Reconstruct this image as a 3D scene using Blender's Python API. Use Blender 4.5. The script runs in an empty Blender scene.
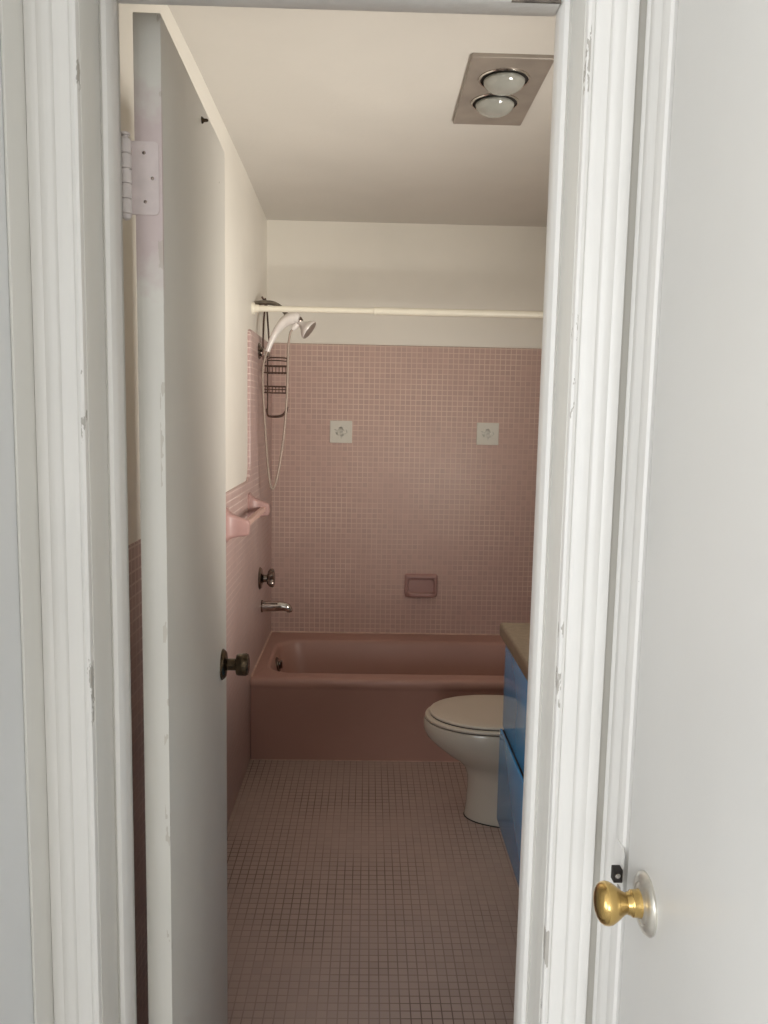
import bpy, bmesh, math, random
from mathutils import Vector, Matrix
C = bpy.context.scene.collection
PI = math.pi
random.seed(4)

# ------------------------------------------------------------------ helpers
def box(bm, x0, x1, y0, y1, z0, z1, bev=0.0, seg=2):
    g = bmesh.ops.create_cube(bm, size=1.0)
    vs = g['verts']
    for v in vs:
        v.co = Vector((x0 + (v.co.x + .5) * (x1 - x0), y0 + (v.co.y + .5) * (y1 - y0), z0 + (v.co.z + .5) * (z1 - z0)))
    if bev > 0:
        es = list({e for v in vs for e in v.link_edges})
        bmesh.ops.bevel(bm, geom=es, offset=bev, segments=seg, profile=.5, affect='EDGES')

def rings(bm, rr, cap0=True, cap1=True, closed=True):
    vv = [[bm.verts.new(p) for p in r] for r in rr]
    n = len(vv[0])
    for a, b in zip(vv, vv[1:]):
        for i in range(n if closed else n - 1):
            j = (i + 1) % n
            bm.faces.new((a[i], a[j], b[j], b[i]))
    if cap0: bm.faces.new(list(reversed(vv[0])))
    if cap1: bm.faces.new(vv[-1])

def frame_for(d):
    d = Vector(d).normalized()
    up = Vector((0, 0, 1)) if abs(d.z) < .95 else Vector((0, 1, 0))
    a = d.cross(up).normalized(); b = d.cross(a).normalized()
    return d, a, b

def lathe(bm, o, axis, prof, n=32, cap0=True, cap1=True):
    """prof: list of (distance along the axis, radius)"""
    d, a, b = frame_for(axis); o = Vector(o)
    rings(bm, [[o + d * t + (a * math.cos(2 * PI * i / n) + b * math.sin(2 * PI * i / n)) * max(r, 1e-5) for i in range(n)] for t, r in prof], cap0, cap1)

def smooth_path(pts, k=8):
    P = [Vector(p) for p in pts]
    if len(P) < 3: return P
    out = []
    Q = [P[0] * 2 - P[1]] + P + [P[-1] * 2 - P[-2]]
    for i in range(1, len(Q) - 2):
        p0, p1, p2, p3 = Q[i - 1:i + 3]
        for s in range(k):
            t = s / k
            out.append(.5 * ((2 * p1) + (p2 - p0) * t + (2 * p0 - 5 * p1 + 4 * p2 - p3) * t * t + (3 * p1 - p0 - 3 * p2 + p3) * t ** 3))
    out.append(P[-1]); return out

def tube(bm, pts, r, n=10, k=8, flat=None):
    """r: one radius or a list of radii, one per control point"""
    P = smooth_path(pts, k) if k > 1 else [Vector(p) for p in pts]
    if isinstance(r, (list, tuple)):
        m = len(r) - 1
        R = []
        for i in range(len(P)):
            t = i / (len(P) - 1) * m; j = min(int(t), m - 1); R.append(r[j] + (r[j + 1] - r[j]) * (t - j))
    else: R = [r] * len(P)
    _, a, b = frame_for(P[1] - P[0]); rr = []
    for i, p in enumerate(P):
        d = (P[min(i + 1, len(P) - 1)] - P[max(i - 1, 0)]).normalized()
        a = (a - d * a.dot(d)).normalized(); b = d.cross(a)
        rr.append([p + (a * math.cos(2 * PI * q / n) + b * math.sin(2 * PI * q / n)) * R[i] for q in range(n)])
    rings(bm, rr)

def rrect(u0, u1, v0, v1, r, k=6):
    """rounded rectangle as (u, v) points"""
    out = []
    for cu, cv, a0 in ((u1 - r, v1 - r, 0), (u0 + r, v1 - r, PI / 2), (u0 + r, v0 + r, PI), (u1 - r, v0 + r, 1.5 * PI)):
        for i in range(k + 1):
            a = a0 + PI / 2 * i / k
            out.append((cu + r * math.cos(a), cv + r * math.sin(a)))
    return out

def prism(bm, pts, f0, f1):
    """extrude a 2D outline: f0 / f1 map (u, v) to 3D"""
    rings(bm, [[f0(*p) for p in pts], [f1(*p) for p in pts]])

def mesh(name, bm, mat, parent=None, org=None, ang=35, flat=False):
    bmesh.ops.remove_doubles(bm, verts=bm.verts, dist=1e-6)
    bmesh.ops.recalc_face_normals(bm, faces=bm.faces)
    if org is None:
        org = Vector((0, 0, 0)); p = parent
        while p is not None: org = org + p.location; p = p.parent
    bmesh.ops.translate(bm, verts=bm.verts, vec=-Vector(org))
    me = bpy.data.meshes.new(name); bm.to_mesh(me); bm.free()
    me.materials.append(mat)
    if not flat:
        for p in me.polygons: p.use_smooth = True
        me.set_sharp_from_angle(angle=math.radians(ang))
    o = bpy.data.objects.new(name, me); C.objects.link(o)
    if parent is not None: o.parent = parent
    return o

def tag(o, label, cat, group=None, kind=None):
    o['label'] = label; o['category'] = cat
    if group: o['group'] = group
    if kind: o['kind'] = kind
    return o

def thing(name, label, cat, loc, group=None):
    o = bpy.data.objects.new(name, None); C.objects.link(o); o.location = loc; o.empty_display_size = .05
    return tag(o, label, cat, group)

def struct(name, bm, mat, label, cat, **k):
    return tag(mesh(name, bm, mat, **k), label, cat, None, 'structure')

NB = bmesh.new

# ------------------------------------------------------------------ materials
def base(name, col, rough=.5, metal=0.0, spec=.5):
    m = bpy.data.materials.new(name); m.use_nodes = True
    b = m.node_tree.nodes['Principled BSDF']
    b.inputs['Base Color'].default_value = (*col, 1); b.inputs['Roughness'].default_value = rough
    b.inputs['Metallic'].default_value = metal; b.inputs['Specular IOR Level'].default_value = spec
    return m, m.node_tree, b

class G:
    """small node-graph builder"""
    def __init__(s, nt): s.nt = nt
    def node(s, t, **k):
        n = s.nt.nodes.new(t)
        for a, v in k.items(): setattr(n, a, v)
        return n
    def put(s, sock, v):
        if isinstance(v, bpy.types.NodeSocket): s.nt.links.new(v, sock)
        else: sock.default_value = v
    def m(s, op, a, b=0.0, c=0.0, clamp=False):
        n = s.node('ShaderNodeMath', operation=op, use_clamp=clamp)
        for i, v in enumerate((a, b, c)):
            if i < len(n.inputs): s.put(n.inputs[i], v)
        return n.outputs[0]
    def ramp(s, v, a, b):
        n = s.node('ShaderNodeMapRange', clamp=True); s.put(n.inputs[0], v); s.put(n.inputs[1], a); s.put(n.inputs[2], b)
        return n.outputs[0]
    def mix(s, f, a, b):
        n = s.node('ShaderNodeMix', data_type='RGBA'); s.put(n.inputs[0], f)
        for i, v in ((6, a), (7, b)): s.put(n.inputs[i], v if isinstance(v, bpy.types.NodeSocket) else (*v, 1))
        return n.outputs[2]
    def obj(s): return s.node('ShaderNodeTexCoord').outputs['Object']
    def xyz(s, v):
        n = s.node('ShaderNodeSeparateXYZ'); s.put(n.inputs[0], v); return n.outputs
    def comb(s, x, y, z):
        n = s.node('ShaderNodeCombineXYZ')
        for i, v in enumerate((x, y, z)): s.put(n.inputs[i], v)
        return n.outputs[0]
    def scale(s, v, sc):
        n = s.node('ShaderNodeMapping'); s.put(n.inputs[0], v); n.inputs['Scale'].default_value = sc; return n.outputs[0]
    def noise(s, v, sc, det=3, rough=.5):
        n = s.node('ShaderNodeTexNoise'); s.put(n.inputs['Vector'], v); n.inputs['Scale'].default_value = sc
        n.inputs['Detail'].default_value = det; n.inputs['Roughness'].default_value = rough; return n.outputs['Fac']
    def white(s, v):
        n = s.node('ShaderNodeTexWhiteNoise'); s.put(n.inputs['Vector'], v); return n.outputs['Value']
    def vor(s, v, sc):
        n = s.node('ShaderNodeTexVoronoi'); s.put(n.inputs['Vector'], v); n.inputs['Scale'].default_value = sc
        return n.outputs['Distance'], n.outputs['Color']
    def bump(s, b, h, st, dist=.002):
        n = s.node('ShaderNodeBump'); s.put(n.inputs['Height'], h); n.inputs['Strength'].default_value = st
        n.inputs['Distance'].default_value = dist; s.nt.links.new(n.outputs[0], b.inputs['Normal'])

def paint(name, col, rough=.42, streak=.4, specks=0.0, tint=None):
    m, nt, b = base(name, col, rough); g = G(nt); co = g.obj()
    long_n = g.noise(g.scale(co, (60, 60, 2.2)), 1.0, 3)
    blot = g.noise(co, 3.0, 3)
    c = g.mix(g.ramp(blot, .38, .66), col, tint or tuple(x * .955 for x in col))
    if specks:
        d, cc = g.vor(co, 13.0)
        hit = g.m('MULTIPLY', g.m('LESS_THAN', d, .028), g.m('GREATER_THAN', g.xyz(cc)[0], 1 - specks))
        c = g.mix(hit, c, (.10, .085, .07))
    nt.links.new(c, b.inputs['Base Color'])
    g.bump(b, g.m('ADD', long_n, g.m('MULTIPLY', g.noise(co, 26, 2), .5)), streak, .0022)
    return m

def worn_trim(name, xe):
    m = paint(name, P_WHITE, .36, .5, .10); nt = m.node_tree; g = G(nt); b = nt.nodes['Principled BSDF']; co = g.obj(); x, y, z = g.xyz(co)[:3]
    src = b.inputs['Base Color'].links[0].from_socket
    near = g.m('LESS_THAN', g.m('ABSOLUTE', g.m('SUBTRACT', x, xe)), .0035)
    gap = g.m('GREATER_THAN', g.noise(g.scale(co, (30, 30, 9)), 1.0, 5, .7), .598)
    nt.links.new(g.mix(g.m('MULTIPLY', g.m('MULTIPLY', near, gap), .75), src, (.36, .33, .29)), b.inputs['Base Color'])
    return m

P_WHITE = (.83, .815, .785)
m_trim = paint('old_white_gloss_paint', P_WHITE, .36, .5, .10)
m_jamb = paint('white_jamb_paint', (.75, .735, .69), .4, .45, .06)
m_door2 = paint('white_hall_door_paint', (.79, .785, .765), .4, .12)
m_hallwall = paint('hall_wall_paint', (.78, .79, .79), .5, .15)
m_wall = paint('cream_wall_paint', (.82, .785, .715), .45, .14, .02)
m_roomwall = paint('pale_room_paint', (.86, .83, .78), .55, .15)
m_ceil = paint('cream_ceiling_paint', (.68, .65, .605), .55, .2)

def door_mat():
    """white door slab: pink primer showing around the hinge, small chips on its hinge edge"""
    m, nt, b = base('worn_white_door_paint', (.77, .755, .71), .42); g = G(nt); co = g.obj(); x, y, z = g.xyz(co)[:3]
    n = g.noise(co, 26, 4); big = g.noise(co, 3, 3)
    c = g.mix(g.ramp(big, .35, .65), (.76, .74, .69), (.72, .70, .65))
    # primer: a blotch on the hinge-side edge around the hinge leaf
    dz = g.m('ABSOLUTE', g.m('SUBTRACT', z, 1.805))
    core = g.m('SUBTRACT', 1.0, g.ramp(g.m('ADD', dz, g.m('MULTIPLY', g.m('SUBTRACT', g.noise(co, 38, 3), .5), .12)), .085, .15))
    edge = g.m('LESS_THAN', y, .004)
    c = g.mix(g.m('MULTIPLY', g.m('MULTIPLY', core, edge), .75), c, (.62, .49, .50))
    # chips along the corner between edge and face
    nc = g.noise(g.scale(co, (1, 1, .35)), 44, 3)
    corner = g.m('MULTIPLY', g.m('GREATER_THAN', x, -.007), g.m('LESS_THAN', y, .004))
    chip = g.m('MULTIPLY', corner, g.m('GREATER_THAN', nc, .585))
    c = g.mix(g.m('MULTIPLY', chip, .5), c, (.50, .45, .38))
    d, cc = g.vor(co, 11.0)
    hit = g.m('MULTIPLY', g.m('LESS_THAN', d, .024), g.m('GREATER_THAN', g.xyz(cc)[0], .93))
    c = g.mix(hit, c, (.16, .14, .12))
    nt.links.new(c, b.inputs['Base Color'])
    g.bump(b, g.m('SUBTRACT', g.m('ADD', n, g.noise(g.scale(co, (50, 50, 2)), 1, 2)), chip), .3, .0015)
    return m
m_door = door_mat()

def mosaic(name, ax, tile, tile2, grout, grout2, dirt, pitch=.0265, joint=.085, rough=.22, off=(0, 0), jit=.10, soft=.35):
    """one-inch mosaic; ax = the two object axes the grid runs along"""
    m, nt, b = base(name, tile, rough); g = G(nt); co = g.obj(); c = g.xyz(co)
    u = g.m('DIVIDE', g.m('ADD', c[ax[0]], off[0]), pitch); v = g.m('DIVIDE', g.m('ADD', c[ax[1]], off[1]), pitch)
    fu, fv = g.m('FRACT', u), g.m('FRACT', v)
    e = g.m('MINIMUM', g.m('MINIMUM', fu, g.m('SUBTRACT', 1.0, fu)), g.m('MINIMUM', fv, g.m('SUBTRACT', 1.0, fv)))
    t = g.ramp(e, joint * (1 - soft), joint)                       # 0 in the joint, 1 on the tile
    idv = g.comb(g.m('FLOOR', u), g.m('FLOOR', v), 3.0)
    w = g.white(idv)
    tc = g.mix(w, tile, tile2)
    hsv = g.node('ShaderNodeHueSaturation'); g.put(hsv.inputs['Color'], tc)
    g.put(hsv.inputs['Value'], g.m('ADD', 1 - jit / 2, g.m('MULTIPLY', g.white(g.comb(g.m('FLOOR', u), g.m('FLOOR', v), 9.0)), jit)))
    wear = g.ramp(g.noise(co, dirt, 3, .6), .40, .62)
    gc = g.mix(wear, grout, grout2)
    nt.links.new(g.mix(t, gc, hsv.outputs[0]), b.inputs['Base Color'])
    g.put(b.inputs['Roughness'], g.m('ADD', rough, g.m('MULTIPLY', g.m('SUBTRACT', 1.0, t), .5)))
    g.bump(b, g.m('ADD', t, g.m('MULTIPLY', w, .2)), .3, .001)
    return m

PINK, PINK2 = (.575, .40, .355), (.535, .375, .335)
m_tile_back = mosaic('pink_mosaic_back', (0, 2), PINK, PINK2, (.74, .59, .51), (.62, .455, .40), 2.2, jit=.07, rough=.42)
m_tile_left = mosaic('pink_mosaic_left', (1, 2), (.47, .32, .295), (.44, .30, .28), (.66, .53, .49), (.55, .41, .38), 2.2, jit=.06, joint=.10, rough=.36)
m_tile_floor = mosaic('pale_pink_mosaic_floor', (0, 1), (.48, .375, .335), (.45, .35, .315), (.43, .33, .29), (.19, .14, .12), 1.55, joint=.07, rough=.34, jit=.07)

def plain(name, col, rough, metal=0, spec=.5, nz=0.0, nscale=20, col2=None, bump=0.0):
    m, nt, b = base(name, col, rough, metal, spec)
    g = G(nt); co = g.obj(); n = g.noise(co, nscale, 3)
    nt.links.new(g.mix(g.ramp(n, .35, .65), col, col2 or tuple(x * (1 - nz) for x in col)), b.inputs['Base Color'])
    if bump: g.bump(b, n, bump, .001)
    return m
m_tub = plain('pink_enamel', (.45, .265, .22), .36, nz=.05, nscale=4)
m_pinkcer = plain('pink_glazed_ceramic', (.43, .26, .24), .42, nz=.05)
m_china = plain('bone_white_china', (.51, .465, .395), .16, nz=.03, nscale=5)
m_seat = plain('bone_white_seat_plastic', (.57, .51, .43), .3, nz=.03, nscale=5)
m_shadowgap = plain('dark_gap', (.03, .025, .022), .8, nz=.1)
m_blue = plain('blue_gloss_laminate', (.10, .40, .80), .12, nz=.06, nscale=3)
m_counter = plain('tan_laminate', (.22, .17, .115), .35, nz=.22, nscale=60)
m_brass = plain('polished_brass', (.72, .50, .19), .2, 1, nz=.18, nscale=18)
m_nickel = plain('worn_rose_plate', (.72, .69, .62), .28, .6, nz=.3, nscale=40)
m_bronze = plain('tarnished_bronze', (.10, .072, .045), .26, .9, nz=.45, nscale=60)
m_chrome = plain('chrome', (.62, .59, .56), .12, 1, nz=.1)
m_oldchrome = plain('aged_chrome', (.30, .25, .22), .22, 1, nz=.4, nscale=60)
m_caddy = plain('brown_coated_wire', (.10, .052, .036), .4, nz=.4, nscale=60)
m_armmetal = plain('dull_grey_pipe', (.30, .265, .22), .32, .8, nz=.3, nscale=40)
m_plastic = plain('white_shower_plastic', (.78, .73, .70), .25, nz=.03)
m_hose = plain('ribbed_hose', (.44, .35, .29), .5, .15, nz=.3, nscale=300)
m_rod = plain('cream_rod_enamel', (.85, .80, .68), .3, nz=.03)
m_primer = plain('pink_primered_hinge', (.72, .63, .62), .42, nz=.12, nscale=30, bump=.2)
m_hinge = plain('pinkish_white_hinge_paint', (.76, .70, .68), .4, nz=.1, nscale=40, bump=.2)
m_steel = plain('dull_steel_plate', (.42, .39, .35), .38, .7, nz=.18, nscale=14)
m_housing = plain('dull_lamp_plate', (.36, .315, .275), .42, .3, nz=.2, nscale=9)
m_bulb = plain('frosted_bulb_glass', (.34, .34, .31), .08, 0, .8, nz=.08, nscale=12)
m_deco = plain('white_accent_tile', (.70, .68, .61), .5, nz=.04)
m_motif = plain('faded_green_motif', (.63, .615, .545), .35, nz=.3, nscale=90)
m_caulk = plain('pale_caulk', (.64, .46, .38), .6, nz=.25, nscale=30)
m_dirt = plain('bare_dirty_wood', (.28, .24, .20), .8, nz=.6, nscale=45)
m_hallfloor = plain('hall_floor_boards', (.40, .39, .38), .5, nz=.3, nscale=8)
m_pane = plain('frosted_window_pane', (.8, .82, .84), .6)

# ------------------------------------------------------------------ dimensions (metres); the camera stands at x = 0, y = 0
XP, XT = -.522, -.492         # plaster and tile face of the left wall
XR = 1.03                     # right wall
YB = 4.12                     # tile face of the back wall
YT = 3.362                    # bathtub front
ZC = 2.462                    # ceiling
YF, YW = .985, 1.13           # hall face and bath face of the door wall
JL, JR = -.337, .241          # jamb faces

# ------------------------------------------------------------------ room shell
bm = NB(); box(bm, XP - .1, XR + .1, YF, YB + .12, -.08, 0); struct('floor', bm, m_tile_floor, 'pale pink one-inch mosaic bathroom floor with darkened grout', 'floor')
bm = NB(); box(bm, XP - .1, XR + .1, YW, YB + .12, ZC, ZC + .08); struct('ceiling', bm, m_ceil, 'cream painted bathroom ceiling above tub and toilet', 'ceiling')

wl = NB(); prism(wl, [(XP - .1, YW - .02), (-.4935, YW - .02), (-.494, 2.4), (-.505, 3.35), (-.522, 4.15), (-.524, YB + .12), (XP - .1, YB + .12)], lambda x, y: (x, y, 0), lambda x, y: (x, y, ZC))
wall_left = struct('wall_left', wl, m_wall, 'cream painted bathroom wall on the left, tiled below', 'wall')
# tile field of the left wall: chest-high, stepping up around the tub with a rounded inner corner
R = .07; ye = 3.385; zw, zt = 1.228, 1.853
out = [(YW, 0), (YB + .005, 0), (YB + .005, zt)]
out += [(ye + .03 - .03 * math.sin(a * PI / 12), zt - .03 + .03 * math.cos(a * PI / 12)) for a in range(7)]
out += [(ye - R + R * math.cos(a * PI / 2 / 8), zw + R - R * math.sin(a * PI / 2 / 8)) for a in range(9)]
out += [(YW, zw)]
bm = NB()
def ring_at(x, ins):
    n = len(out); res = []
    for i in range(n):
        p, q, r = Vector(out[i - 1]), Vector(out[i]), Vector(out[(i + 1) % n])
        d1 = (q - p).normalized(); d2 = (r - q).normalized()
        nrm = (Vector((-d1.y, d1.x)) + Vector((-d2.y, d2.x)))
        nrm = nrm.normalized() if nrm.length > 1e-6 else Vector((0, 0))
        res.append((x, q.x + nrm.x * ins, q.y + nrm.y * ins))
    return res
rings(bm, [ring_at(XP, 0), ring_at(XT - .006, 0), ring_at(XT - .002, .002), ring_at(XT, .007)])
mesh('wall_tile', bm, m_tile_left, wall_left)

bm = NB(); box(bm, XP - .1, XR + .1, YB + .018, YB + .12, 0, ZC)
wall_back = struct('wall_back', bm, m_wall, 'cream wall behind the bathtub, pink mosaic up to head height', 'wall')
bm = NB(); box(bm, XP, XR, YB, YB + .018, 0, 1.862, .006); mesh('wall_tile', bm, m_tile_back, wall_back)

# right wall with the window over the vanity that lights the bathroom (out of the photograph)
WY0, WY1, WZ0, WZ1 = 1.28, 1.84, .96, 1.58
bm = NB()
box(bm, XR, XR + .12, YW, WY0, 0, ZC); box(bm, XR, XR + .12, WY1, YB + .02, 0, ZC)
box(bm, XR, XR + .12, WY0, WY1, 0, WZ0); box(bm, XR, XR + .12, WY0, WY1, WZ1, ZC)
struct('wall_right', bm, m_wall, 'cream bathroom wall behind the blue vanity and toilet', 'wall')
bm = NB()
for a in ((WY0, WY0 + .045, WZ0, WZ1), (WY1 - .045, WY1, WZ0, WZ1), (WY0 + .045, WY1 - .045, WZ0, WZ0 + .045), (WY0 + .045, WY1 - .045, WZ1 - .045, WZ1), (WY0 + .045, WY1 - .045, 1.25, 1.29)):
    box(bm, XR + .05, XR + .10, *a, .004)
struct('window_1', bm, m_trim, 'white framed window above the blue vanity', 'window')

# wall with the doorway, between hall and bathroom
bm = NB()
box(bm, XP - .1, JL - .02, YF, YW, 0, ZC); box(bm, JR + .02, XR + .1, YF, YW, 0, ZC); box(bm, JL - .02, JR + .02, YF, YW, 2.056, ZC)
struct('wall_front', bm, m_wall, 'wall that holds the bathroom doorway', 'wall')

# hall nook in front of the doorway, opening behind the camera into a bright room with a wide window
HL, HR = -.4005, .322
D2A, D2B = .862, .10          # latch and hinge edges of the hall door
RX0, RX1, RY0 = -2.3, 2.3, -3.3
bm = NB(); box(bm, RX0 - .1, RX1 + .1, RY0 - .1, YF, -.08, 0); struct('floor_hall', bm, m_hallfloor, 'hall floor in front of the bathroom doorway', 'floor')
bm = NB(); box(bm, RX0 - .1, RX1 + .1, RY0 - .1, YF, ZC, ZC + .08); struct('ceiling_hall', bm, m_roomwall, 'pale hall ceiling in front of the doorway', 'ceiling')
bm = NB(); box(bm, HL - .1, HL, .70, YF, 0, ZC); struct('wall_hall_left', bm, m_hallwall, 'bluish white hall wall at the left edge of the photo', 'wall')
bm = NB()
box(bm, HR, HR + .12, D2A + .022, YF, 0, ZC); box(bm, HR, HR + .12, -.02, D2B - .022, 0, ZC); box(bm, HR, HR + .12, D2B - .022, D2A + .022, 2.052, ZC)
struct('wall_hall_right', bm, m_hallwall, 'white hall wall around the door with the brass knob', 'wall')
bm = NB()
box(bm, RX0, HL - .1, .70, .80, 0, ZC); box(bm, HR + .12, RX1, -.02, .08, 0, ZC)
box(bm, RX0 - .1, RX0, RY0, -1.9, 0, ZC); box(bm, RX0 - .1, RX0, -.1, .80, 0, ZC); box(bm, RX0 - .1, RX0, -1.9, -.1, 0, .7); box(bm, RX0 - .1, RX0, -1.9, -.1, 2.1, ZC); box(bm, RX1, RX1 + .1, RY0, -3.0, 0, ZC); box(bm, RX1, RX1 + .1, -1.3, .08, 0, ZC); box(bm, RX1, RX1 + .1, -3.0, -1.3, 0, .7); box(bm, RX1, RX1 + .1, -3.0, -1.3, 2.1, ZC)
V0, V1, U0, U1 = -2.1, -.45, .75, 2.2
box(bm, RX0, V0, RY0 - .1, RY0, 0, ZC); box(bm, V1, RX1, RY0 - .1, RY0, 0, ZC); box(bm, V0, V1, RY0 - .1, RY0, 0, U0); box(bm, V0, V1, RY0 - .1, RY0, U1, ZC)
struct('wall_hall_rear', bm, m_roomwall, 'pale walls of the bright room behind the camera', 'wall')
bm = NB()
for y in (-3.0, -2.18, -1.36): box(bm, RX1 + .02, RX1 + .08, y, y + .06, .7, 2.1)
for z in (.7, 2.04): box(bm, RX1 + .02, RX1 + .08, -2.94, -1.36, z, z + .06)
struct('added_window_4', bm, m_trim, 'added unseen white framed window in the right wall of the room behind the camera', 'window')  # unseen window, added so light comes in from the right side
bm = NB()
for y in (-1.9, -1.03, -.16): box(bm, RX0 - .08, RX0 - .02, y, y + .06, .7, 2.1)
for z in (.7, 2.04): box(bm, RX0 - .08, RX0 - .02, -1.84, -.16, z, z + .06)
struct('added_window_3', bm, m_trim, 'added unseen white framed window in the left wall of the room behind the camera', 'window')  # unseen window, added to brighten the hall door
bm = NB()
for x in (V0, -1.3, V1 - .06): box(bm, x, x + .06, RY0 - .08, RY0 - .02, U0, U1)
for z in (U0, U1 - .06): box(bm, V0 + .06, V1 - .06, RY0 - .08, RY0 - .02, z, z + .06)
struct('window_2', bm, m_trim, 'white framed window in the rear wall behind the camera', 'window')

# ------------------------------------------------------------------ door casing, jambs and stops
PROF = [(0, .009), (.001, .0125), (.004, .0145), (.0075, .0140), (.0095, .0120), (.0125, .0125), (.016, .0148), (.026, .0158), (.029, .0140), (.0315, .0138), (.034, .0152), (.042, .0168), (.0445, .0158), (.047, .0166), (.053, .0178), (.0575, .0166), (.059, .013), (.059, 0)]
def casing(bm, x_in, side, z1):
    """side -1: runs to the left of x_in; the profile starts at the inner edge"""
    pts = [(0, 0)] + PROF
    prism(bm, pts, lambda w, t: (x_in + side * w, YF - t, 0), lambda w, t: (x_in + side * w, YF - t, z1 + w))
bm = NB(); casing(bm, JL - .001, -1, 2.03); struct('trim_1', bm, worn_trim('worn_white_casing_left', JL - .0025), 'white moulded door casing left of the bathroom doorway', 'door casing')
bm = NB(); casing(bm, JR + .001, 1, 2.03); struct('trim_2', bm, worn_trim('worn_white_casing_right', JR + .0025), 'white moulded door casing right of the bathroom doorway', 'door casing')
bm = NB()
prism(bm, [(0, 0)] + PROF, lambda w, t: (JL - .001 - w, YF - t, 2.03 + w), lambda w, t: (JR + .001 + w, YF - t, 2.03 + w))
struct('trim_3', bm, m_trim, 'white door casing across the top of the bathroom doorway', 'door casing')
SP = [(0, 1.082), (0, 1.047), (.004, 1.0435), (.009, 1.0455), (.0125, 1.052), (.0135, 1.060), (.0135, 1.078), (.012, 1.082)]
def jamb(x, side):
    bm = NB(); box(bm, min(x, x - side * .018), max(x, x - side * .018), YF - .004, YW + .002, 0, 2.052, .0015)
    return bm
def stop(x, side):
    bm = NB(); prism(bm, SP, lambda w, y: (x + side * w, y, 0), lambda w, y: (x + side * w, y, 2.034)); return bm
jl = struct('trim_4', jamb(JL, 1), m_jamb, 'white door jamb on the hinge side of the bathroom doorway', 'door jamb')
mesh('door_stop', stop(JL, 1), m_trim, jl)
jr = struct('trim_5', jamb(JR, -1), m_jamb, 'white door jamb on the right side of the bathroom doorway', 'door jamb')
mesh('door_stop', stop(JR, -1), m_trim, jr)
bm = NB(); box(bm, JL, JR, YF - .004, YW + .002, 2.034, 2.052, .0015)
jh = struct('trim_6', bm, m_jamb, 'white head jamb across the top of the bathroom doorway', 'door jamb')
bm = NB(); box(bm, JL + .0135, JR - .0135, 1.045, 1.083, 2.0085, 2.034, .003); mesh('door_stop', bm, m_trim, jh)
bm = NB()
for x0, x1 in ((JL + .055, JL + .30), (JR - .075, JR - .0145)):
    n = 14; up, lo = [], []
    for i in range(n + 1):
        x = x0 + (x1 - x0) * i / n
        up.append((x, 1.0445, 2.0125 + random.uniform(-.0012, .0015))); lo.append((x, 1.0445, 2.0080))
    rings(bm, [[(x, 1.0475, z) for x, y, z in lo + up[::-1]], lo + up[::-1]])
mesh('bare_strip', bm, m_dirt, jh)['label'] = 'grubby bare strip along the lower edge'

# casing of the hall door, on the right-hand hall wall
P2 = [(0, 0), (0, .012), (.003, .0155), (.012, .0165), (.0165, .0148), (.019, .0148), (.024, .0170), (.040, .0178), (.056, .0178), (.0605, .0158), (.063, .0158), (.067, .0172), (.078, .0186), (.088, .0190), (.095, .0180), (.098, .0150), (.098, 0)]
bm = NB(); prism(bm, P2, lambda w, t: (HR - t, .966 - w * .93, 0), lambda w, t: (HR - t, .966 - w * .93, ZC - .3))
trim2 = struct('trim_7', bm, m_trim, 'white moulded casing beside the hall door with the brass knob', 'door casing')
bm = NB(); box(bm, HR + .002, HR + .11, D2A + .004, D2A + .022, 0, 2.05); box(bm, HR + .05, HR + .11, D2A - .012, D2A + .003, 0, 2.05)
struct('trim_8', bm, m_jamb, 'white jamb of the hall door behind its latch edge', 'door jamb')
# strike plate let into the casing edge, with a near-black block painting the shade in its slot
bm = NB(); pl = rrect(.8690, .8990, .942, 1.012, .013, 6)
prism(bm, pl, lambda y, z: (HR - .0175, y, z), lambda y, z: (HR - .0200, y, z)); sp = mesh('strike_plate', bm, m_trim, trim2); sp['label'] = 'painted over strike plate with dark latch slot'
bm = NB(); box(bm, HR - .0300, HR - .0195, .8660, .8780, .971, .987, .001); mesh('latch_slot_shade', bm, m_shadowgap, sp)['label'] = 'dark block painted as latch slot shade'
bm = NB(); lathe(bm, (HR - .0255, .8662, .9800), (0, -1, 0), [(0, .003), (.0008, .003), (.0014, .0015)], 14); mesh('screw', bm, m_chrome, sp)
bm = NB(); box(bm, HR - .0212, HR - .0195, .8700, .8800, .948, .962, .0006); mesh('worn_edge', bm, m_steel, sp)

# narrow strip in the left hall corner
bm = NB(); box(bm, HL, HL + .0045, .918, .9845, .46, ZC, .002); struct('trim_9', bm, m_jamb, 'narrow flat strip in the hall corner left of the doorway', 'trim')

# ------------------------------------------------------------------ bathroom door (open into the bathroom)
bm = NB(); box(bm, -.037, 0, 0, .567, .012, 2.030, .0014)
door = struct('door_1', bm, m_door, 'flat white bathroom door standing open, painted hinge on its edge', 'door', org=(0, 0, 0))
door.location = (-.287, 1.147, 0); door.rotation_euler = (0, 0, math.radians(1.52))
Z0, Z1 = 1.768, 1.866
bm = NB(); pts = rrect(-.0470, -.0045, Z0 + .001, Z1 - .001, .006, 4)
prism(bm, pts, lambda x, z: (x, .0005, z), lambda x, z: (x, -.0018, z))
hinge = mesh('hinge', bm, m_primer, door, (0, 0, 0)); hinge['label'] = 'pinkish paint-smeared hinge leaf'
bm = NB(); bx, by = -.0475, -.006
prof = [(Z0 - .008, .002), (Z0 - .006, .0055), (Z0 - .001, .0078)]
for k in range(5):
    a = Z0 + (Z1 - Z0) * k / 5; b_ = Z0 + (Z1 - Z0) * (k + 1) / 5
    prof += [(a + .0002, .0058), (a + .0012, .0078), (b_ - .0012, .0078), (b_ - .0002, .0058)]
lathe(bm, (bx, by, 0), (0, 0, 1), prof + [(Z1 + .001, .005)], 20); mesh('barrel', bm, m_hinge, hinge, (0, 0, 0))
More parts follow.
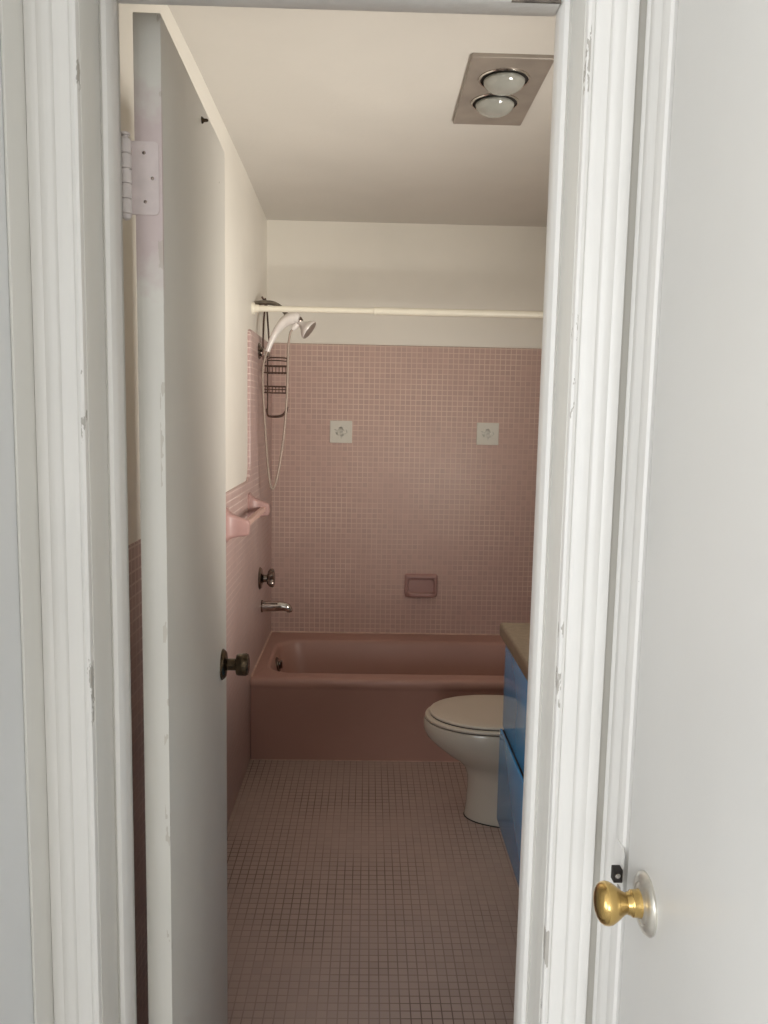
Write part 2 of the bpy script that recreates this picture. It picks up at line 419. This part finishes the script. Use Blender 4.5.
bm = NB(); lathe(bm, (bx, by, Z1 + .001), (0, 0, 1), [(0, .0042), (.003, .0042), (.0035, .0070), (.0065, .0066), (.008, .003)], 18); mesh('hinge_pin', bm, m_hinge, hinge, (0, 0, 0))
for x, z in ((-.024, Z1 - .016), (-.013, (Z0 + Z1) / 2), (-.023, Z0 + .018)):
    bm = NB(); lathe(bm, (x, -.0018, z), (0, -1, 0), [(0, .0024), (.0006, .0022), (.0007, .0009), (.0002, .0008)], 14); mesh('screw', bm, m_oldchrome, hinge, (0, 0, 0))
bm = NB(); ky, kz = .508, .975
lathe(bm, (0, ky, kz), (1, 0, 0), [(0, .031), (.004, .031), (.008, .027), (.010, .016), (.011, .0125), (.028, .0125), (.029, .016), (.0305, .0215), (.034, .0232), (.050, .0238), (.054, .022), (.056, .017), (.0555, .006)], 36)
knob = mesh('door_knob', bm, m_bronze, door, (0, 0, 0)); knob['label'] = 'tarnished dark bronze knob'
bm = NB(); lathe(bm, (0, ky, kz), (1, 0, 0), [(0, .033), (.0022, .0325), (.0026, .030)], 36); mesh('rose', bm, m_bronze, knob, (0, 0, 0))
bm = NB(); lathe(bm, (-.037, ky, kz), (-1, 0, 0), [(0, .033), (.004, .031), (.010, .016), (.028, .0125), (.0305, .0215), (.050, .0238), (.055, .019), (.056, .006)], 30); mesh('door_knob', bm, m_bronze, door, (0, 0, 0))
bm = NB(); lathe(bm, (0, .305, 2.000), (1, 0, 0), [(0, .006), (.002, .0055), (.004, .003), (.010, .0025), (.011, .001)], 12); mesh('nail', bm, m_bronze, door, (0, 0, 0))

# ------------------------------------------------------------------ hall door on the right
bm = NB(); box(bm, .3055, .3425, D2B, D2A, .012, 2.045, .0022)
d2 = struct('door_2', bm, m_door2, 'flat white hall door with a round brass knob at the right', 'door')
ky, kz = .797, .9905
bm = NB(); lathe(bm, (.3055, ky, kz), (-1, 0, 0), [(.007, .0128), (.0075, .0150), (.012, .0140), (.0165, .0138), (.0185, .0120), (.0195, .0118), (.0225, .0108), (.026, .0122), (.030, .0155), (.035, .0190), (.0395, .0216), (.0435, .0222), (.0475, .0214), (.0510, .0188), (.0535, .0145), (.0552, .0085), (.0558, .002)], 48)
k2 = mesh('door_knob', bm, m_brass, d2, (0, 0, 0)); k2['label'] = 'polished brass tulip knob'
bm = NB(); lathe(bm, (.3055, ky, kz), (-1, 0, 0), [(0, .0325), (.002, .0325), (.0045, .0305), (.0065, .0265), (.0070, .0215), (.0058, .0205), (.0070, .0180), (.0085, .0140)], 48); mesh('rose', bm, m_nickel, k2, (0, 0, 0))['label'] = 'silvery worn rose plate'

# ------------------------------------------------------------------ bathtub
def rr3(x0, x1, y0, y1, r, z): return [(x, y, z) for x, y in rrect(x0, x1, y0, y1, r, 8)]
tub = thing('bathtub', 'pink enamelled alcove bathtub against the tiled back wall', 'bathtub', (.268, 3.74, 0))
bm = NB(); X0, X1, Y1 = XT + .001, XR - .002, YB - .001
rs = [rr3(X0, X1, YT + .016, Y1, .002, 0), rr3(X0, X1, YT + .014, Y1, .002, .318), rr3(X0, X1, YT + .006, Y1, .002, .330), rr3(X0, X1, YT, Y1, .002, .342),
      rr3(X0, X1, YT, Y1, .002, .356), rr3(X0, X1, YT + .003, Y1, .003, .365), rr3(X0, X1, YT + .010, Y1 , .004, .371), rr3(X0, X1, YT + .018, Y1, .004, .3725)]
for dx, dz, r in ((0, .3722, .13), (.008, .3705, .128), (.016, .364, .125), (.022, .352, .12), (.045, .25, .115), (.075, .12, .11), (.105, .062, .10), (.15, .046, .08)):
    rs.append(rr3(X0 + .042 + dx, X1 - .075 - dx * 2.2, YT + .082 + dx * .8, Y1 - .125 - dx * .8, r, dz))
rings(bm, rs); mesh('tub_shell', bm, m_tub, tub, ang=50)
bm = NB(); lathe(bm, (-.413, 3.745, .315), Vector((1, 0, .22)), [(-.004, .036), (.002, .036), (.006, .032), (.007, .012), (.010, .011), (.011, .004)], 28)
ov = mesh('overflow_plate', bm, m_oldchrome, tub); bm = NB(); box(bm, -.405, -.393, 3.741, 3.749, .296, .336, .002); mesh('trip_lever', bm, m_oldchrome, ov)
bm = NB(); lathe(bm, (-.22, 3.745, .0465), (0, 0, 1), [(0, .034), (.003, .033), (.0035, .02), (.001, .018)], 24); mesh('drain', bm, m_chrome, tub)
bm = NB()
def bead(p0, p1, a, b):
    tri = [Vector((0, 0, 0)), Vector(a), Vector(b)]
    rings(bm, [[Vector(p0) + t for t in tri], [Vector(p1) + t for t in tri]])
bead((XT, YB, .3722), (XR, YB, .3722), (0, -.006, 0), (0, 0, .006)); bead((XT, YT + .02, .3722), (XT, YB, .3722), (.006, 0, 0), (0, 0, .006))
struct('trim_10', bm, m_caulk, 'pale caulk line where the tub meets the tile', 'caulk')
bm = NB(); box(bm, XT, XR, YT + .0125, YT + .018, .0, .003); struct('trim_11', bm, m_caulk, 'pale caulk line along the foot of the tub', 'caulk')

# ------------------------------------------------------------------ toilet (faces left)
CY = 2.905
toilet = thing('toilet', 'bone white toilet with closed lid between vanity and tub', 'toilet', (.7, CY, 0))
def egg(xf, xb, hw, z, n=48, wide=.30):
    cx = xf + (xb - xf) * .52; pts = []
    for i in range(n):
        t = 2 * PI * i / n; c, s = math.cos(t), math.sin(t)
        if c >= 0: x = cx - (cx - xf) * c; y = hw * s
        else:
            x = cx + (xb - cx) * abs(c) ** .72; y = hw * math.copysign(abs(s) ** .8, s)
        pts.append((x, CY + y, z))
    return pts
bm = NB()
rings(bm, [egg(.392, .82, .108, 0), egg(.390, .82, .110, .006), egg(.392, .82, .108, .02), egg(.396, .81, .104, .06), egg(.399, .80, .103, .12), egg(.397, .79, .104, .165), egg(.384, .78, .110, .198), egg(.362, .77, .122, .222),
           egg(.320, .76, .145, .250), egg(.272, .75, .164, .288), egg(.241, .745, .175, .318), egg(.228, .74, .180, .342), egg(.226, .74, .181, .374), egg(.230, .738, .178, .382), egg(.26, .70, .15, .383), egg(.28, .68, .13, .36), egg(.36, .62, .09, .24)])
mesh('bowl', bm, m_china, toilet, ang=60)
def slab(bm, xf, xb, hw, z0, z1, r):
    rs = [egg(xf + r, xb - r, hw - r, z0), egg(xf + r * .3, xb, hw - r * .3, z0 + r * .3), egg(xf, xb, hw, z0 + r), egg(xf, xb, hw, z1 - r), egg(xf + r * .3, xb, hw - r * .3, z1 - r * .3), egg(xf + r, xb - r, hw - r, z1)]
    return rs
bm = NB(); rings(bm, slab(bm, .231, .70, .179, .3855, .4005, .006)); mesh('seat', bm, m_seat, toilet, ang=60)
bm = NB(); rs = slab(bm, .247, .70, .174, .4035, .4150, .005); rs += [egg(.31, .66, .13, .4165), egg(.40, .58, .05, .4175)]; rings(bm, rs); mesh('lid', bm, m_seat, toilet, ang=60)
bm = NB(); rings(bm, [egg(.242, .69, .170, .380), egg(.252, .69, .168, .406)]); mesh('seat_gap_shade', bm, m_shadowgap, toilet)  # near-black slab paints the shade between rim, seat and lid
for s in (-1, 1):
    bm = NB(); lathe(bm, (.70, CY + s * .075, .405), (0, s, 0), [(-.02, .010), (-.019, .012), (.019, .012), (.02, .010)], 16); mesh('seat_hinge', bm, m_seat, toilet)
bm = NB(); rings(bm, [[(x, y, z) for x, y in rrect(.80 + d, 1.022, CY - .20 + d, CY + .20 - d, .03)] for z, d in ((.386, .03), (.40, .012), (.45, .006), (.70, 0))]); mesh('tank', bm, m_china, toilet)
bm = NB(); rings(bm, [[(x, y, z) for x, y in rrect(.788 + d, 1.026 - d, CY - .212 + d, CY + .212 - d, .035)] for z, d in ((.70, .004), (.705, 0), (.728, 0), (.736, .006), (.738, .02))]); mesh('tank_lid', bm, m_china, toilet)
bm = NB(); lathe(bm, (.80, CY - .15, .65), (-1, 0, 0), [(0, .014), (.006, .013), (.014, .006)], 16); tube(bm, [(.787, CY - .15, .65), (.783, CY - .11, .648), (.781, CY - .07, .644)], [.006, .007, .008]); mesh('flush_lever', bm, m_chrome, toilet)
bm = NB(); box(bm, .70, .83, CY - .10, CY + .10, .34, .387, .02, 3); mesh('tank_shelf', bm, m_china, toilet)
bm = NB(); rings(bm, [egg(.3875, .825, .1125, .0002), egg(.3885, .824, .1115, .0035)]); mesh('floor_joint', bm, m_shadowgap, toilet)

# ------------------------------------------------------------------ vanity
van = thing('vanity_cabinet', 'glossy blue wall-hung vanity with two drawers right of the toilet', 'vanity', (.75, 1.9, .256))
VY0, VY1 = 1.45, 2.388
bm = NB(); box(bm, .452, XR - .002, VY0, VY1, .266, .838, .002); mesh('body', bm, m_blue, van)
for z0, z1, xf in ((.557, .832, .431), (.256, .549, .4235)):
    bm = NB(); box(bm, xf, xf + .007, VY0 + .003, VY1, z0, z1, .0015); box(bm, xf + .006, .4515, VY0 + .003, VY1, z0, z1 - .03)
    d = mesh('drawer', bm, m_blue, van)
    bm = NB(); box(bm, xf + .0071, .4516, VY0 + .006, VY1 - .002, z1 - .0295, z1 - .002); mesh('gap_shade_strip', bm, m_shadowgap, d)['label'] = 'dark strip painting gap shade along the drawer top'  # near-black box paints the shade of the gap above each drawer
bm = NB(); rings(bm, [[(x, y, z) for x, z in rrect(.413, XR - .002, .8395, .8835, .008, 4)] for y in (VY0 - .012, VY1 + .008)])
tag(mesh('countertop', bm, m_counter), 'tan laminate counter on top of the blue vanity', 'countertop')

# ------------------------------------------------------------------ shower rod
YR, ZR = 3.545, 1.955
rod = thing('shower_curtain_rod', 'cream shower curtain rod across the front of the tub', 'curtain rod', (.27, YR, ZR))
bm = NB(); lathe(bm, (XP + .02, YR, ZR), (1, 0, 0), [(0, .0130), (.5155, .0130), (.516, .0180), (.524, .0180), (.525, .0168), (XR - XP - .04, .0168)], 24); mesh('rod', bm, m_rod, rod)
for x, s in ((XP, 1), (XR, -1)):
    bm = NB(); lathe(bm, (x, YR, ZR), (s, 0, 0), [(0, .026), (.020, .026), (.024, .0245), (.026, .0175), (.042, .0165), (.044, .0135)], 28); mesh('end_flange', bm, m_rod, rod)

# ------------------------------------------------------------------ shower fittings on the left wall
YS = 3.63
sh = thing('wall_shower', 'dull bent shower pipe with flared head above the tub', 'shower', (XP, YS, 1.99))
bm = NB(); tube(bm, [(XP, YS, 1.985), (-.475, YS, 1.992), (-.43, YS, 1.990), (-.395, YS, 1.972), (-.37, YS, 1.945), (-.335, YS, 1.925), (-.305, YS, 1.915)], .0098, 14); mesh('pipe', bm, m_armmetal, sh)
bm = NB(); lathe(bm, (XP, YS, 1.985), (1, 0, 0), [(0, .028), (.003, .027), (.010, .016), (.011, .010)], 24); mesh('wall_flange', bm, m_oldchrome, sh)
bm = NB(); lathe(bm, (-.318, YS, 1.923), (.78, 0, -.62), [(-.010, .010), (-.008, .015), (.008, .016), (.012, .013), (.018, .012)], 20); mesh('diverter', bm, m_oldchrome, sh)
bm = NB(); lathe(bm, (-.319, YS, 1.914), (.80, -.12, -.60), [(.004, .012), (.012, .014), (.022, .016), (.034, .024), (.046, .037), (.056, .0445), (.062, .046), (.066, .044)], 32)
hd = mesh('shower_head', bm, m_plastic, sh); hd['label'] = 'flared pale shower head'
bm = NB(); lathe(bm, (-.319, YS, 1.914), (.80, -.12, -.60), [(.066, .043), (.0675, .041), (.0672, .001)], 32); mesh('spray_face', bm, m_steel, hd)

hs = thing('hand_shower', 'white hand shower with looping hose beside the wire caddy', 'hand shower', (-.45, YS, 1.76))
bm = NB(); YH = YS - .045
tube(bm, [(-.449, YH, 1.777), (-.436, YH, 1.812), (-.414, YH, 1.857), (-.385, YH, 1.896), (-.355, YH, 1.918), (-.328, YH, 1.925), (-.312, YH, 1.921)], [.0115, .0125, .0150, .0205, .0260, .0265, .018], 18); mesh('handle', bm, m_plastic, hs)
bm = NB(); tube(bm, [(-.318, YH, 1.898), (-.330, YH, 1.885), (-.340, YH, 1.872)], [.012, .0125, .009], 16); mesh('hose_nut', bm, m_plastic, hs)
bm = NB()
tube(bm, [(-.338, YH, 1.874), (-.349, YH, 1.858), (-.357, YH, 1.80), (-.359, YH, 1.70), (-.364, YH, 1.55), (-.379, YH, 1.38), (-.402, YH - .01, 1.23), (-.421, YH - .015, 1.175), (-.437, YH - .01, 1.215), (-.452, YH, 1.36), (-.466, YH, 1.58), (-.468, YH, 1.70), (-.455, YH, 1.762), (-.447, YH, 1.779)], .0052, 10, 12); mesh('hose', bm, m_hose, hs)
br = thing('hand_shower_bracket', 'round chrome wall bracket holding the white hand shower', 'bracket', (XT, YS, 1.772))
bm = NB(); lathe(bm, (XT, YS, 1.782), (1, 0, 0), [(0, .036), (.003, .036), (.008, .031), (.012, .017), (.020, .013), (.024, .013)], 28); mesh('wall_plate', bm, m_oldchrome, br)
bm = NB(); lathe(bm, (-.464, YS - .012, 1.770), (.9, -.35, 0), [(-.016, .012), (-.008, .020), (.004, .023), (.014, .0205), (.022, .013), (.024, .004)], 24); mesh('swivel', bm, m_chrome, br)

cad = thing('shower_caddy', 'brown two-shelf wire shower caddy hanging from the shower arm', 'caddy', (-.42, YS + .06, 1.49))
YC = YS + .05; w = .0026
bm = NB(); tube(bm, [(-.497 + .016, YC - .03, 2.018), (-.477, YC - .036, 2.012), (-.472, YC - .02, 2.006), (-.470, YC, 1.995), (-.478, YC, 1.90), (-.479, YC, 1.76), (-.468, YC, 1.735)], .0042, 10)
tube(bm, [(-.466, YC - .036, 2.010), (-.466, YC - .01, 2.004), (-.465, YC, 1.992), (-.458, YC, 1.90), (-.452, YC, 1.80), (-.452, YC, 1.752)], .0040, 10); mesh('hanger', bm, m_caddy, cad)
bm = NB(); xa, xb_, zt_, zb_ = -.459, -.371, 1.757, 1.49
tube(bm, [(xa, YC, zb_ + .02), (xa, YC, 1.60), (xa, YC, zt_ - .006), (xa + .006, YC, zt_), (xb_ - .012, YC, zt_), (xb_, YC, zt_ - .014), (xb_, YC, 1.66), (xb_, YC, 1.59)], .0032, 10); 
tube(bm, [(xa, YC, zt_ - .012), (-.41, YC, zt_ - .012), (xb_, YC, zt_ - .014)], .0026, 8); mesh('frame', bm, m_caddy, cad)
for zt0, zb0 in ((1.718, 1.688), (1.628, 1.600)):
    bm = NB(); yf = YC - .066
    for z in (zt0, zb0):
        P = [(xa - .006, YC), (xb_ + .002, YC), (xb_ + .002, yf), (xa - .006, yf)]
        for i in range(4): tube(bm, [(*P[i], z), (*P[(i + 1) % 4], z)], .0028, 8, 1)
    for i in range(7):
        x = xa + (xb_ - xa) * i / 6
        tube(bm, [(x, yf, zt0), (x, yf, zb0), (x, YC, zb0)], .0018, 6, 1)
    if zt0 < 1.7: tube(bm, [(xa - .006, yf, .5 * (zt0 + zb0)), (xb_, yf, .5 * (zt0 + zb0))], .0024, 8, 1)
    mesh('basket', bm, m_caddy, cad)
bm = NB(); tube(bm, [(xa - .004, YC - .01, 1.53), (xa, YC - .01, 1.508), (xa + .008, YC - .015, 1.496), (-.42, YC - .02, 1.494), (-.392, YC - .02, 1.500), (-.374, YC - .02, 1.518), (-.368, YC - .02, 1.54)], [.003, .004, .0052, .006, .006, .0065, .006], 10); mesh('hook', bm, m_caddy, cad)

# tub valve
vx, vy, vz = XT, 3.665, .750
va = thing('tub_valve', 'aged chrome tub valve with lobed knob on the left wall', 'valve', (vx, vy, vz))
bm = NB(); lathe(bm, (vx, vy, vz), (1, 0, 0), [(0, .052), (.003, .052), (.010, .046), (.014, .026), (.020, .018), (.036, .016)], 32); mesh('escutcheon', bm, m_oldchrome, va)
bm = NB(); n = 48
rs = []
for t, r, amp in ((.034, .012, 0), (.038, .024, .10), (.046, .031, .16), (.058, .033, .17), (.066, .030, .14), (.070, .020, .05), (.071, .004, 0)):
    r *= 1.22; rs.append([(vx + t, vy + r * (1 + amp * math.cos(5 * a)) * math.cos(a), vz + r * (1 + amp * math.cos(5 * a)) * math.sin(a)) for a in [2 * PI * i / n for i in range(n)]])
rings(bm, rs); mesh('knob', bm, m_oldchrome, va)
# tub spout
sx, sy, sz = XT, 3.735, .602
spt = thing('tub_spout', 'chrome tub spout on the left wall below the valve', 'spout', (sx, sy, sz))
bm = NB(); tube(bm, [(sx, sy, sz), (sx + .05, sy, sz), (sx + .095, sy, sz + .001), (sx + .120, sy, sz - .004), (sx + .131, sy, sz - .017), (sx + .133, sy, sz - .026)], [.026, .0245, .0225, .020, .0165, .014], 24); mesh('body', bm, m_chrome, spt)
bm = NB(); lathe(bm, (sx, sy, sz), (1, 0, 0), [(0, .030), (.004, .030), (.007, .026)], 28); mesh('wall_collar', bm, m_oldchrome, spt)

# ------------------------------------------------------------------ towel bar on the left wall
tb = thing('towel_bar', 'pink ceramic towel bar on the tiled left wall', 'towel bar', (XT, 3.05, 1.12))
for y in (2.775, 3.335):
    bm = NB()
    # post: broad wall foot tapering to a rounded nose
    secs = [(0, .046, .060), (.007, .046, .060), (.012, .032, .050), (.026, .022, .042), (.050, .018, .034), (.070, .018, .030), (.082, .016, .025), (.086, .009, .014)]
    rings(bm, [[(XT + t, y + u, 1.118 + v - t * .10) for u, v in rrect(-a, a, -b, b, min(a, b) * .6, 6)] for t, a, b in secs]); mesh('post', bm, m_pinkcer, tb, ang=50)
bm = NB(); rings(bm, [[(XT + .060 + u, y, 1.112 + v) for u, v in rrect(-.010, .010, -.010, .010, .003, 3)] for y in (2.775, 3.335)]); mesh('bar', bm, plain('pale_pink_bar', (.66, .43, .37), .3, nz=.05), tb)

# ------------------------------------------------------------------ soap dish on the back wall
sd = thing('soap_dish', 'pink ceramic soap dish set in the back wall above the tub', 'soap dish', (.288, YB, .635))
bm = NB(); x0, x1, z0, z1 = .203, .373, .573, .695
def rz(ins, y, r, up=0): return [(x, y, z) for x, z in rrect(x0 + ins, x1 - ins, z0 + ins, z1 - ins - up, r, 6)]
rings(bm, [rz(0, YB, .012), rz(0, YB - .010, .012), rz(.004, YB - .016, .014), rz(.012, YB - .018, .016, .008), rz(.017, YB - .012, .018, .012), rz(.020, YB - .001, .018, .012)]); mesh('frame', bm, m_pinkcer, sd, ang=50)
bm = NB()
sec = [(0, .583), (-.045, .580), (-.060, .586), (-.066, .598), (-.062, .604), (-.056, .600), (-.048, .592), (0, .594)]
rings(bm, [[(x, YB - .012 + dy * k, z) for dy, z in sec] for x, k in ((x0 + .010, .35), (x0 + .016, .75), (x0 + .030, .95), (x0 + .05, 1), (x1 - .05, 1), (x1 - .030, .95), (x1 - .016, .75), (x1 - .010, .35))]); mesh('tray', bm, m_pinkcer, sd, ang=60)
bm = NB(); rings(bm, [[(x, YB - .014 + dy, z) for dy, z in ((0, .690), (-.012, .686), (-.014, .679), (-.008, .676), (0, .676))] for x in (x0 + .008, x1 - .008)]); mesh('hood', bm, m_pinkcer, sd)

# ------------------------------------------------------------------ accent tiles on the back wall
for x, z, lab in ((-.140, 1.423, 'square white accent tile on the back wall, near the shower hose'), (.610, 1.427, 'square white accent tile on the back wall, near the doorway edge')):
    t = thing('accent_tile', lab, 'tile', (x, YB, z), 'white accent tiles in the pink mosaic')
    bm = NB(); rings(bm, [[(x + u, y, z + v) for u, v in rrect(-s, s, -s, s, .003, 3)] for y, s in ((YB, .0565), (YB - .003, .0565), (YB - .005, .0545))]); mesh('glazed_face', bm, m_deco, t)
    bm = NB()
    for dx, dz, a, l in ((-.020, -.010, 2.3, .012), (-.012, .006, 1.0, .016), (.002, -.004, 1.55, .024), (.010, .014, 2.2, .011), (.016, -.012, .5, .013), (-.004, .022, .3, .009), (.028, .004, 1.9, .009), (-.028, .010, 2.8, .008)):
        c_, s_ = math.cos(a), math.sin(a); l *= 1.35; ww = l * .30
        pts = [(l * q, ww * math.sin(PI * (q + 1) / 2)) for q in (-1, -.5, 0, .5, 1)] + [(l * q, -ww * math.sin(PI * (q + 1) / 2)) for q in (.5, 0, -.5)]
        prism(bm, pts, lambda p, q: (x + dx + p * c_ - q * s_, YB - .0048, z + dz + p * s_ + q * c_), lambda p, q: (x + dx + p * c_ - q * s_, YB - .0054, z + dz + p * s_ + q * c_))
    mesh('leaf_motif', bm, m_motif, t)['label'] = 'faint grey green sprig'

# ------------------------------------------------------------------ heat lamp on the ceiling
hl = thing('heat_lamp', 'two-bulb ceiling heat lamp on a dull metal plate', 'heat lamp', (.366, 2.49, ZC))
bm = NB(); hx0, hx1, hy0, hy1 = .257, .478, 2.245, 2.735; zb = ZC - .011
# plate with a folded lip
outer = [(x, y, ZC) for x, y in rrect(hx0, hx1, hy0, hy1, .003, 3)]
rings(bm, [[(x, y, z) for x, y in rrect(hx0 + i, hx1 - i, hy0 + i, hy1 - i, .003, 3)] for z, i in ((ZC, 0), (zb + .002, 0), (zb, .002), (zb, .012))], True, True)
mesh('plate', bm, m_housing, hl)
for by_ in (2.375, 2.545):
    bm = NB(); cx = .364
    lathe(bm, (cx, by_, zb), (0, 0, -1), [(0, .072), (.003, .0725), (.0055, .070), (.005, .067), (-.004, .0655)], 40); mesh('trim_ring', bm, m_chrome, hl)
    bm = NB(); lathe(bm, (cx, by_, zb), (0, 0, -1), [(0, .066), (.0012, .066), (.0014, .05)], 40); mesh('opening_shade', bm, m_shadowgap, hl)  # flat dark disc paints the shade of a lamp opening
    bm = NB(); lathe(bm, (cx, by_, zb), (0, 0, -1), [(.0012, .052)] + [(.002 + .036 * math.sin(a * PI / 20), .0595 * math.cos(a * PI / 20) ** .8 if a < 10 else .0005) for a in range(1, 11)], 40); mesh('bulb', bm, m_bulb, hl, ang=80)

# ------------------------------------------------------------------ light: daylight through the bathroom window and the rear window, plus two added side lamps
def area(name, loc, target, sx, sy, power, col, spread=180):
    l = bpy.data.lights.new(name, 'AREA'); l.shape = 'RECTANGLE'; l.size = sx; l.size_y = sy; l.energy = power; l.color = col; l.spread = math.radians(spread)
    o = bpy.data.objects.new(name, l); C.objects.link(o); o.location = loc
    o.rotation_euler = (Vector(target) - Vector(loc)).to_track_quat('-Z', 'Y').to_euler(); return o
area('window_daylight', (XR + .045, (WY0 + WY1) / 2, (WZ0 + WZ1) / 2), (-.52, 3.15, 2.0), .48, .54, 17.0, (1.0, .955, .87), 98)
area('hall_daylight', (-1.275, RY0 + .005, 1.475), (-1.0, 1, 1.5), 1.55, 1.35, 45.0, (.93, .965, 1.0))
area('added_side_light', (RX0 + .005, -1.0, 1.4), (0, -.6, 1.45), 1.65, 1.3, 27.0, (.94, .97, 1.0))  # added lamp at the unseen left window, brightens the hall door
area('added_right_light', (RX1 - .005, -2.15, 1.4), (0, -1.3, 1.45), 1.6, 1.3, 50.0, (.92, .96, 1.0))  # added lamp at the unseen right window, lights the hall sideways
W = bpy.data.worlds.new('sky'); bpy.context.scene.world = W; W.use_nodes = True
W.node_tree.nodes['Background'].inputs[0].default_value = (.75, .85, 1.0, 1); W.node_tree.nodes['Background'].inputs[1].default_value = .6

# ------------------------------------------------------------------ camera
yaw, pit, rol, f = .0212, .1171, .0198, 803.25
fw = Vector((math.sin(yaw) * math.cos(pit), math.cos(yaw) * math.cos(pit), -math.sin(pit)))
r = Vector((math.cos(yaw), -math.sin(yaw), 0)); u = r.cross(fw)
r2 = r * math.cos(rol) + u * math.sin(rol); u2 = u * math.cos(rol) - r * math.sin(rol)
cam = bpy.data.cameras.new('camera'); co = bpy.data.objects.new('camera', cam); C.objects.link(co)
M = Matrix((r2, u2, -fw)).transposed().to_4x4(); M.translation = Vector((0, 0, 1.5)); co.matrix_world = M
cam.sensor_fit = 'VERTICAL'; cam.sensor_height = 24; cam.lens = f / 1024 * 24; cam.clip_start = .02
S = bpy.context.scene; S.camera = co
vs = S.view_settings; vs.view_transform = 'Standard'; vs.look = 'None'; vs.gamma = 1; vs.use_curve_mapping = False; vs.exposure = 0.0
S.cycles.use_denoising = True; S.cycles.max_bounces = 10; S.cycles.diffuse_bounces = 6
